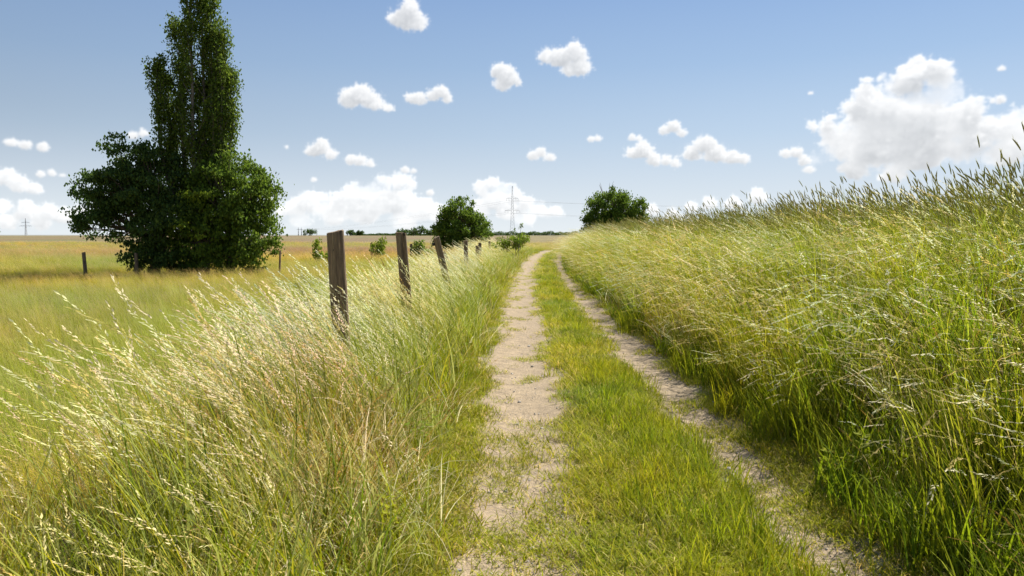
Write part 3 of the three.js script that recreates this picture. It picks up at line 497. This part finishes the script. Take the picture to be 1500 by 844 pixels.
function fencePost({ x, d, w, h, seed, split, label, group, lean = [0, 0], turn = 0, insulator, staples = [] }) {
  const o = new THREE.Group(); o.name = numbered('fence_post'); o.position.copy(landAt(x, d)); o.rotation.set(lean[1], turn, lean[0]);
  const m = new THREE.Mesh(postGeometry(w, h, seed, split), woodMat); m.name = 'timber'; o.add(m);
  if (insulator) {
    const k = new THREE.Mesh(new THREE.LatheGeometry([[0, 0], [0.028, 0.004], [0.03, 0.02], [0.018, 0.028], [0.03, 0.036], [0.026, 0.055], [0, 0.06]].map((p) => new THREE.Vector2(...p)), 12), ironMat);
    k.name = 'insulator'; k.rotation.z = Math.PI / 2; k.position.set(-w / 2 + 0.004, h - 0.12, 0); o.add(k);
  }
  for (const [sy, sa] of staples) { const t = new THREE.Mesh(new THREE.TorusGeometry(0.014, 0.0022, 5, 10, Math.PI), ironMat); t.name = 'staple'; t.position.set(Math.cos(sa) * w * 0.5, sy, Math.sin(sa) * w * 0.5); t.rotation.y = -sa; o.add(t); }
  tag(o, label, 'post', group); put(o); return o;
}
const ROW = 'fence posts in the tall grass';
fencePost({ x: -1.39, d: 6.25, w: 0.135, h: 1.53, seed: 3, split: -0.75, turn: 0.28, lean: [0.035, 0.02], staples: [[1.38, 1.9], [1.05, 1.9]], label: 'thick weathered fence post with a long split down one edge', group: ROW });
fencePost({ x: -1.34, d: 9.95, w: 0.135, h: 1.56, seed: 8, split: 1.2, turn: 0.15, lean: [0.075, -0.02], staples: [[1.4, 1.7]], label: 'weathered square fence post tilting slightly, second after the split post', group: ROW });
fencePost({ x: -1.18, d: 15.4, w: 0.125, h: 1.50, seed: 11, turn: 0.3, lean: [0.24, 0.03], insulator: true, label: 'strongly leaning fence post with a dark insulator knob near its top', group: ROW });
fencePost({ x: -1.56, d: 22.4, w: 0.09, h: 1.12, seed: 14, turn: 0.2, lean: [0.42, 0.05], label: 'thin short post stub tipped far over among the seed heads', group: ROW });
fencePost({ x: -1.45, d: 24.4, w: 0.13, h: 1.33, seed: 15, turn: 0.1, lean: [0.03, 0], label: 'pale upright fence post in front of the round bushy tree', group: ROW });
for (const [x, d, h, s] of [[-1.44, 31, 1.08, 21], [-1.42, 33.6, 1.15, 22], [-1.40, 48, 1.0, 23]])
  fencePost({ x, d, w: 0.13, h, seed: s, turn: 0.2, lean: [0.02 * (s - 22), 0], label: 'small far fence post standing at the foot of the round bushy tree', group: ROW });
const FIELD = 'low posts of the field fence';
fencePost({ x: -16.3, d: 29, w: 0.11, h: 0.95, seed: 31, lean: [0.06, 0], label: 'dark stubby field post standing alone in the long shadow of the poplar', group: FIELD });
fencePost({ x: -14.6, d: 29.5, w: 0.12, h: 0.9, seed: 32, label: 'dark stubby field post under the low boughs of the spreading tree', group: FIELD });
fencePost({ x: -9.2, d: 30, w: 0.07, h: 1.0, seed: 33, lean: [-0.05, 0], label: 'thin field stake beside the dense tree right of the poplar', group: FIELD });
fencePost({ x: -8.75, d: 47.5, w: 0.14, h: 1.0, seed: 34, lean: [0.03, 0], label: 'dark stubby field post beside the large leafy sapling', group: FIELD });
fencePost({ x: -6.3, d: 47.5, w: 0.17, h: 0.95, seed: 35, label: 'dark stubby field post beside the round low bush', group: FIELD });

// ---------- trees ----------
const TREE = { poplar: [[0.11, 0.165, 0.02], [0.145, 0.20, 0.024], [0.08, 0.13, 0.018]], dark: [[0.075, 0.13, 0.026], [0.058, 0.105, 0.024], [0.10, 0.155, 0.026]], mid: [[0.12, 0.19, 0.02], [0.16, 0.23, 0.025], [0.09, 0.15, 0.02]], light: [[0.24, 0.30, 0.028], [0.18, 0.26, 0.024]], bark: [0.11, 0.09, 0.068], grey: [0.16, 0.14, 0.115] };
const gaussian = (r) => (r() + r() + r() + r() - 2) * 0.87;
function leaf(b, p, size, r, cols, flatness = 0.35) {
  const f = r() * 6.283, tilt = Math.acos(clamp(lerp(r() * 2 - 1, 1, flatness * r()), -1, 1)), c = vary(cols[Math.floor(r() * cols.length)], r, 0.22), s = size * (0.65 + 0.7 * r());
  const ax = [Math.cos(f) * Math.cos(tilt), -Math.sin(tilt) * (r() < 0.5 ? 1 : -1), Math.sin(f) * Math.cos(tilt)], sd = [-Math.sin(f), 0.25 * (r() - 0.5), Math.cos(f)];
  b.flake(p, [p[0] + ax[0] * s, p[1] + ax[1] * s, p[2] + ax[2] * s], sd, s * 0.36, c);
}
function treeThing(name, label, category, group, at, wood, crown, scale = 1) {
  const o = new THREE.Group(); o.name = numbered(name); o.position.copy(at); o.scale.setScalar(scale);
  const t = new THREE.Mesh(wood.geometry(), M.bark); t.name = 'trunk'; const c = new THREE.Mesh(crown.geometry(), M.leaf); c.name = 'crown'; o.add(t, c);
  tag(o, label, category, group); put(o); return o;
}
const curve = (a, b, sag, n = 5) => Array.from({ length: n + 1 }, (_, k) => { const t = k / n; return [lerp(a[0], b[0], t), lerp(a[1], b[1], t) + sag * Math.sin(Math.PI * t), lerp(a[2], b[2], t)]; });
// lobes: centre and radii of the leafy masses, in metres from the foot of the trunk
function broadTree({ name, label, category = 'tree', group, x, d, lobes, clusters, leaves, clusterR, flat = 0.75, size, cols, trunkR, trunkH, bark = TREE.bark, seed, hollow = 0.3, dead = [], sprays = [], scale = 1 }) {
  const r = rng(seed), wood = new Build(), crown = new Build(), vols = lobes.map((l) => l[3] * l[4] * l[5]), sum = vols.reduce((a, v) => a + v, 0);
  const fork = [lobes[0][0] * 0.15, trunkH, lobes[0][2] * 0.15];
  wood.tube(curve([0, -0.2, 0], fork, 0, 4), (t) => trunkR * (1.25 - 0.5 * t), 8, vary(bark, r, 0.1));
  lobes.forEach((l) => wood.tube(curve(fork, [l[0], l[1], l[2]], l[4] * 0.12), (t) => trunkR * 0.55 * (1 - 0.75 * t), 6, vary(bark, r, 0.1)));
  lobes.forEach((l, li) => {
    const n = Math.round(clusters * vols[li] / sum);
    for (let k = 0; k < n; k++) {
      const z = r() * 2 - 1, f = r() * 6.283, q = Math.sqrt(1 - z * z), rad = Math.cbrt(lerp(hollow * hollow * hollow, 1, r())) * (0.9 + 0.22 * r()), c = [l[0] + l[3] * rad * q * Math.cos(f), l[1] + l[4] * rad * z, l[2] + l[5] * rad * q * Math.sin(f)];
      if (c[1] < 0.15) continue;
      const cr = clusterR * (0.6 + 0.8 * r());
      const root = [lerp(fork[0], l[0], 0.35 + 0.5 * r()), lerp(fork[1], l[1], 0.35 + 0.5 * r()), lerp(fork[2], l[2], 0.35 + 0.5 * r())];
      wood.tube(curve(root, c, -0.1 * cr + 0.12 * (c[1] - root[1]), 3), (t) => trunkR * 0.13 * (1 - 0.8 * t) + 0.004, 4, vary(bark, r, 0.15));
      for (let m = 0; m < leaves; m++) leaf(crown, [c[0] + gaussian(r) * cr, c[1] + gaussian(r) * cr * flat, c[2] + gaussian(r) * cr], size, r, cols);
    }
  });
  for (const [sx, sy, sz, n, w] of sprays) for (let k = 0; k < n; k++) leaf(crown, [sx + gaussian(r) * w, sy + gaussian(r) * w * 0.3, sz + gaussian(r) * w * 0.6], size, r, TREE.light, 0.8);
  for (const [ax, ay, bx, by] of dead) for (let k = 0; k < 3; k++) wood.tube(curve([ax, ay, 0], [bx + (r() - 0.5) * 0.6, by + (r() - 0.5) * 0.4, (r() - 0.5) * 0.8], 0.05, 4), (t) => 0.03 * (1 - 0.7 * t), 4, TREE.grey);
  return treeThing(name, label, category, group, landAt(x, d), wood, crown, scale);
}
{ // poplar: several steep leaders, each with rising side branches
  const r = rng(1203), wood = new Build(), crown = new Build();
  const leaders = [[0.45, 0, 14.9, 1.1], [0.0, 0.4, 14.2, 1.0], [0.95, 0.2, 13.5, 0.9], [1.45, 0.3, 11.9, 0.7], [1.7, -0.4, 10.2, 0.75], [-0.85, -0.3, 12.6, 0.75], [-1.75, 0.3, 10.5, 0.55], [-1.55, -0.5, 9.9, 0.7], [0.9, -0.7, 10.5, 0.8], [0.2, -0.8, 9.5, 0.8]];
  wood.tube([[0, -0.3, 0], [0.05, 1.5, 0], [0.15, 4, 0], [0.3, 7, 0]], (t) => 0.42 * (1.2 - 0.75 * t), 9, TREE.bark);
  for (const [lx, lz, top, wide] of leaders) {
    const y0 = 1.2 + r() * 1.6, pts = Array.from({ length: 8 }, (_, k) => { const t = k / 7; return [lx * (1 - Math.pow(1 - t, 4.5)) + 0.12 * n2(t * 4, lx, 2), lerp(y0, top, t), lz * (1 - Math.pow(1 - t, 2)) + 0.12 * n2(t * 4, lx, 8)]; });
    wood.tube(pts, (t) => 0.16 * (1 - 0.92 * t), 6, vary(TREE.grey, r, 0.15));
    const n = Math.round((top - y0) * 3.4);
    for (let k = 0; k < n; k++) {
      const t = 0.22 + 0.78 * (k + r()) / n, s = Math.min(6, Math.floor(t * 7)), u = t * 7 - s, p = [0, 1, 2].map((i) => lerp(pts[s][i], pts[s + 1][i], u)), f = r() * 6.283, out = wide * (1 - 0.5 * t) * (0.6 + 0.8 * r()), rise = 0.9 + r() * 1.3;
      const e = [p[0] + Math.cos(f) * out, Math.min(p[1] + rise, top + 0.15), p[2] + Math.sin(f) * out], br = curve(p, e, -0.12, 4);
      wood.tube(br, (v) => 0.028 * (1 - 0.8 * v), 4, vary(TREE.grey, r, 0.2));
      const m = 130 + Math.floor(r() * 80);
      for (let q = 0; q < m; q++) { const v = 0.25 + 0.8 * r(), j = Math.min(3, Math.floor(v * 4)), w = v * 4 - j, a = [0, 1, 2].map((i) => lerp(br[j][i], br[j + 1][i], w)), g = 0.25 + 0.12 * (1 - v); leaf(crown, [a[0] + gaussian(r) * g, a[1] + gaussian(r) * g * 1.3, a[2] + gaussian(r) * g], 0.12, r, TREE.poplar, 0); }
    }
  }
  treeThing('poplar_tree', 'tall dark poplar with several steep leaders rising above all other trees', 'tree', null, landAt(-12.75, 31), wood, crown, 0.8);
}
broadTree({ name: 'broadleaf_tree', label: 'dark spreading tree with drooping layered boughs at the side of the poplar', scale: 0.8, x: -14.45, d: 30.7, trunkR: 0.24, trunkH: 1.6, seed: 71, clusterR: 0.42, flat: 0.45, size: 0.15, cols: TREE.dark, leaves: 105, clusters: 300, hollow: 0.45,
  lobes: [[0.3, 4.4, 0, 2.0, 2.0, 2.0], [-1.2, 5.0, 0.3, 1.8, 1.9, 1.7], [-2.2, 4.1, 0, 1.6, 1.4, 1.5], [-3.2, 3.6, -0.1, 1.1, 0.8, 1.1], [-2.0, 2.5, 0.2, 1.6, 0.8, 1.5], [0.9, 2.2, 0.4, 1.9, 1.9, 1.8], [-0.3, 1.0, 0.3, 1.2, 0.9, 1.1], [1.0, 0.8, 0.4, 1.3, 0.8, 1.2]] });
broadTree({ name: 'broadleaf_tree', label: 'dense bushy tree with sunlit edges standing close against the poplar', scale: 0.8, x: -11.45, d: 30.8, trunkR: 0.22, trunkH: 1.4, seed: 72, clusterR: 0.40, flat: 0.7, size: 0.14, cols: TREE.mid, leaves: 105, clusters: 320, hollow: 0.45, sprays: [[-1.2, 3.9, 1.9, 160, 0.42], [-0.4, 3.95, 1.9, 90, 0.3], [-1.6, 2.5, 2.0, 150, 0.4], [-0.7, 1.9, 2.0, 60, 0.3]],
  lobes: [[0.2, 3.9, 0, 1.8, 2.2, 1.8], [1.15, 3.7, 0, 1.35, 1.8, 1.5], [1.3, 1.7, 0.1, 1.4, 1.1, 1.4], [-1.2, 1.9, 0.3, 1.7, 1.8, 1.6], [-0.6, 4.6, 0.2, 1.1, 1.1, 1.1], [0.2, 0.75, 0.3, 1.9, 0.75, 1.5]] });
broadTree({ name: 'bushy_tree', label: 'round green bushy tree behind the far end of the fence posts', x: -3.66, d: 55, trunkR: 0.16, trunkH: 0.9, seed: 73, clusterR: 0.30, flat: 0.6, size: 0.135, cols: TREE.mid, leaves: 75, clusters: 250, hollow: 0.5,
  lobes: [[0, 2.0, 0, 1.9, 1.35, 1.8], [-0.1, 3.0, 0, 1.35, 1.15, 1.3], [-1.5, 1.5, 0.2, 0.95, 0.7, 0.9], [1.5, 1.6, 0, 0.95, 0.75, 0.9], [0.1, 0.9, 0.2, 1.6, 0.6, 1.4]] });
broadTree({ name: 'broadleaf_tree', label: 'wide rounded tree with bare twigs on top, half hidden behind the rye bank', x: 10.3, d: 78, trunkR: 0.3, trunkH: 1.4, seed: 74, clusterR: 0.45, flat: 0.8, size: 0.19, cols: TREE.mid, leaves: 95, clusters: 270, scale: 0.94, hollow: 0.55, dead: [[-1.0, 4.9, -1.4, 6.3], [-0.4, 5.2, -0.1, 6.4]],
  lobes: [[0, 3.5, 0, 2.8, 2.2, 2.6], [1.7, 3.3, 0, 2.0, 1.9, 2.0], [-1.6, 2.9, 0, 1.7, 1.7, 1.8], [-2.9, 1.9, 0.2, 1.1, 1.0, 1.1], [0.6, 1.6, 0.3, 3.0, 1.3, 2.2]] });
// saplings and shrubs out in the meadow
const SHRUB = 'young shrubs in the meadow';
const shrub = (label, x, d, lobes, seed, cols = TREE.light, clusters = 26) => broadTree({ name: 'shrub', label, category: 'shrub', group: SHRUB, x, d, lobes, clusters, leaves: 26, clusterR: 0.16, flat: 0.9, size: 0.10, cols, trunkR: 0.035, trunkH: 0.25, seed, hollow: 0.1 });
shrub('slim upright sapling standing alone in the meadow behind the split post', -10.8, 42, [[0, 0.85, 0, 0.22, 0.55, 0.22], [0.05, 0.4, 0, 0.3, 0.25, 0.3]], 81);
shrub('large leafy light green sapling between two stubby field posts', -8.1, 46, [[0, 0.7, 0, 0.5, 0.5, 0.45], [0.2, 1.0, 0, 0.3, 0.35, 0.3]], 82, TREE.light, 40);
shrub('round low dark green bush beside a stubby field post', -5.75, 47, [[0, 0.65, 0, 0.42, 0.42, 0.4]], 83, TREE.mid, 36);
shrub('spreading low yellowish bush next to the round low bush', -5.25, 47.5, [[0, 0.3, 0, 0.5, 0.25, 0.4]], 84, TREE.light, 20);
shrub('tiny seedling in the meadow near the slim sapling', -9.9, 41, [[0, 0.35, 0, 0.22, 0.2, 0.22]], 85, TREE.light, 10);
shrub('wide leafy thicket of shoots where the track bends', 0.2, 42, [[0, 1.05, 0, 0.8, 0.3, 0.5], [0.4, 1.15, 0, 0.4, 0.3, 0.4], [-0.8, 0.95, 0, 0.5, 0.25, 0.4]], 86, TREE.light, 60);
{ // tall shoot with few leaves rising from the thicket
  const r = rng(87), wood = new Build(), crown = new Build();
  wood.tube([[0, -0.1, 0], [0.02, 0.8, 0], [0.08, 1.5, 0], [0.16, 2.05, 0]], (t) => 0.02 * (1 - 0.7 * t), 5, TREE.grey);
  wood.tube([[0.08, 1.45, 0], [-0.1, 1.62, 0.03], [-0.2, 1.75, 0]], (t) => 0.01 * (1 - 0.6 * t), 4, TREE.grey);
  for (const [cx, cy, n, cr] of [[0.16, 2.0, 26, 0.09], [0.08, 1.85, 12, 0.07], [-0.2, 1.74, 14, 0.07], [0.06, 1.45, 16, 0.08], [0.03, 1.15, 22, 0.12]]) for (let k = 0; k < n; k++) leaf(crown, [cx + gaussian(r) * cr, cy + gaussian(r) * cr, gaussian(r) * cr], 0.09, r, TREE.mid);
  treeThing('sapling', 'tall thin shoot with a few leaf bunches rising from the thicket', 'sapling', null, landAt(0.35, 41), wood, crown);
}

// ---------- far trees along the horizon ----------
const HORIZON = 'far trees on the horizon';
const farTree = (label, x, d, w, h, seed) => broadTree({ name: 'distant_tree', label, group: HORIZON, x, d, lobes: [[0, h * 0.55, 0, w * 0.42, h * 0.42, w * 0.4], [w * 0.25, h * 0.45, 0, w * 0.28, h * 0.36, w * 0.3], [-w * 0.27, h * 0.42, 0, w * 0.26, h * 0.34, w * 0.3]], clusters: 46, leaves: 26, clusterR: w * 0.09, size: 0.75, cols: TREE.dark, trunkR: 0.35, trunkH: h * 0.25, seed, flat: 0.8 });
const at = (px, d) => px / 1112 * d;
farTree('far flat-topped tree on the horizon just behind the split fence post', -186, 700, 13, 6.5, 101);
farTree('far small round tree on the horizon between the first two fence posts', -161, 760, 9, 6.5, 102);
farTree('far small tree on the horizon beside the pair of round ones', -148, 740, 8, 6.0, 103);
for (let k = 0; k < 5; k++) farTree('far tree in the dark clump beside the round bushy tree', -92 + k * 7.4, 640 + (k % 2) * 14, 11, 6.2 + (k % 3) * 1.3, 110 + k);
farTree('far broad tree on the horizon beyond the bend of the track', 71, 640, 15, 9, 121);
farTree('far low tree on the horizon next to the broad one', 88, 650, 13, 6, 122);
farTree('far lone tree on the ridge at the edge of the reddish field', -452, 660, 12, 11, 123);
{ // wood along the skyline that reads as one mass
  const r = rng(131), b = new Build();
  for (const [x0, x1, d, h] of [[-48, 92, 900, 5.5], [-210, -60, 1000, 3.0], [95, 150, 800, 5]]) for (let k = 0; k < (x1 - x0) * 55; k++) { const x = lerp(x0, x1, r()), hh = h * (0.75 + 0.5 * n2(x * 0.13, d * 0.01)); leaf(b, [x, landHeight(x, d) + r() * hh, -d - r() * 8], 1.1, r, TREE.dark); }
  const m = new THREE.Mesh(b.geometry(), M.leaf); m.name = 'distant_wood'; tag(m, 'thin dark line of far woodland along the horizon', 'wood', null, 'stuff'); put(m);
}

// ---------- pylons and wires ----------
const steelMat = new THREE.MeshStandardMaterial({ name: 'galvanised_steel', color: new THREE.Color().setRGB(0.42, 0.44, 0.47), roughness: 0.7, metalness: 0.1 });
function pylon(x, d, H, thick, arms, label, group) {
  const o = new THREE.Group(); o.name = numbered('power_pylon'); o.position.copy(landAt(x, d));
  const part = (name, fn) => { const b = new Build(); fn(b); const m = new THREE.Mesh(b.geometry(), steelMat); m.name = name; o.add(m); return m; };
  const half = (y) => lerp(H * 0.052, H * 0.006, Math.pow(clamp(y / H), 0.8)), bar = (b, p, q, k = 1) => b.tube([p, q], () => thick * k, 4, [1, 1, 1]);
  const corner = (k, y) => { const w = half(y); return [k & 1 ? w : -w, y, k & 2 ? w : -w]; };
  for (let k = 0; k < 4; k++) part('leg', (b) => { for (let j = 0; j < 8; j++) bar(b, corner(k, H * j / 8), corner(k, H * (j + 1) / 8)); });
  part('lattice', (b) => { const L = 16; for (let j = 0; j < L; j++) { const y0 = H * j / L, y1 = H * (j + 1) / L; for (const [p, q] of [[0, 1], [1, 3], [3, 2], [2, 0]]) { bar(b, corner(p, y0), corner(q, y1), 0.6); bar(b, corner(q, y0), corner(p, y1), 0.6); } } });
  for (const [y, w] of arms) {
    const a = part('crossarm', (b) => { for (const s of [-1, 1]) { const q = half(y); bar(b, [s * q, y, q], [s * w, y, 0]); bar(b, [s * q, y, -q], [s * w, y, 0]); bar(b, [s * q, y + H * 0.035, 0], [s * w, y, 0], 0.8); } });
    for (const s of [-1, -0.6, 0.6, 1]) { const i = new Build(); i.tube([[s * w, y, 0], [s * w, y - H * 0.05, 0]], () => thick * 0.9, 5, [1, 1, 1]); const m = new THREE.Mesh(i.geometry(), steelMat); m.name = 'insulator'; a.add(m); }
  }
  tag(o, label, 'pylon', group); put(o); return o;
}
pylon(0.3, 600, 39, 0.085, [[29.4, 4.6], [19.8, 5.8]], 'tall lattice power pylon with two crossarms beyond the round bushy tree', 'power pylons');
pylon(-958, 1500, 34, 0.2, [[26, 8], [19, 12]], 'faint far pylon rising behind the reddish field', 'power pylons');
pylon(-421, 1500, 16, 0.18, [[12, 3]], 'one of two tiny pylons standing close together on the horizon', 'power pylons');
pylon(-415, 1500, 16, 0.18, [[12, 3]], 'one of two tiny pylons standing close together on the horizon', 'power pylons');
{
  const wire = (a, b, sag, label) => { const w = new Build(); w.tube(curve(a, b, -sag, 14), () => 0.04, 4, [1, 1, 1]); const m = new THREE.Mesh(w.geometry(), steelMat); m.name = numbered('power_line'); tag(m, label, 'power line', 'wires between the pylons'); put(m); };
  for (const [s, y] of [[-4.3, 29.4], [4.9, 29.4], [-5.5, 19.8], [6.1, 19.8]]) {
    wire([s, y - 0.6, -600], [-415 + s, 13, -1500], 4, 'thin wire sagging from the tall pylon to the tiny pylons');
    wire([s, y - 0.6, -600], [330 + s, y + 2, -520], 7, 'thin wire running from the tall pylon over the rye bank');
  }
}

// ---------- single rye stalks that stand up against the sky ----------
{
  const r = rng(951);
  for (let k = 0; k < 44; k++) {
    const d = 6.2 + 13 * r() * r(), x = laneMid(d) + 3.3 + r() * 1.9, parts = { stem: new Build(), leaves: [new Build(), new Build(), new Build()], ear: new Build() };
    ryeStalk(null, r, [0, -0.02, 0], 1.3 + r() * 0.26, 0.15 + r() * 0.9, parts);
    const o = new THREE.Group(); o.name = numbered('rye_stalk'); o.position.copy(landAt(x, d)); o.rotation.y = (r() - 0.5) * 0.8;
    for (const [n, p] of [['stem', parts.stem], ...parts.leaves.map((l) => ['leaf', l]), ['ear', parts.ear]]) { const m = new THREE.Mesh(p.geometry(), M.rye); m.name = n; o.add(m); }
    tag(o, 'single rye stalk whose ear stands above the field against the sky', 'rye', 'tall rye stalks on the skyline'); put(o);
  }
}
renderer.render(scene, camera);
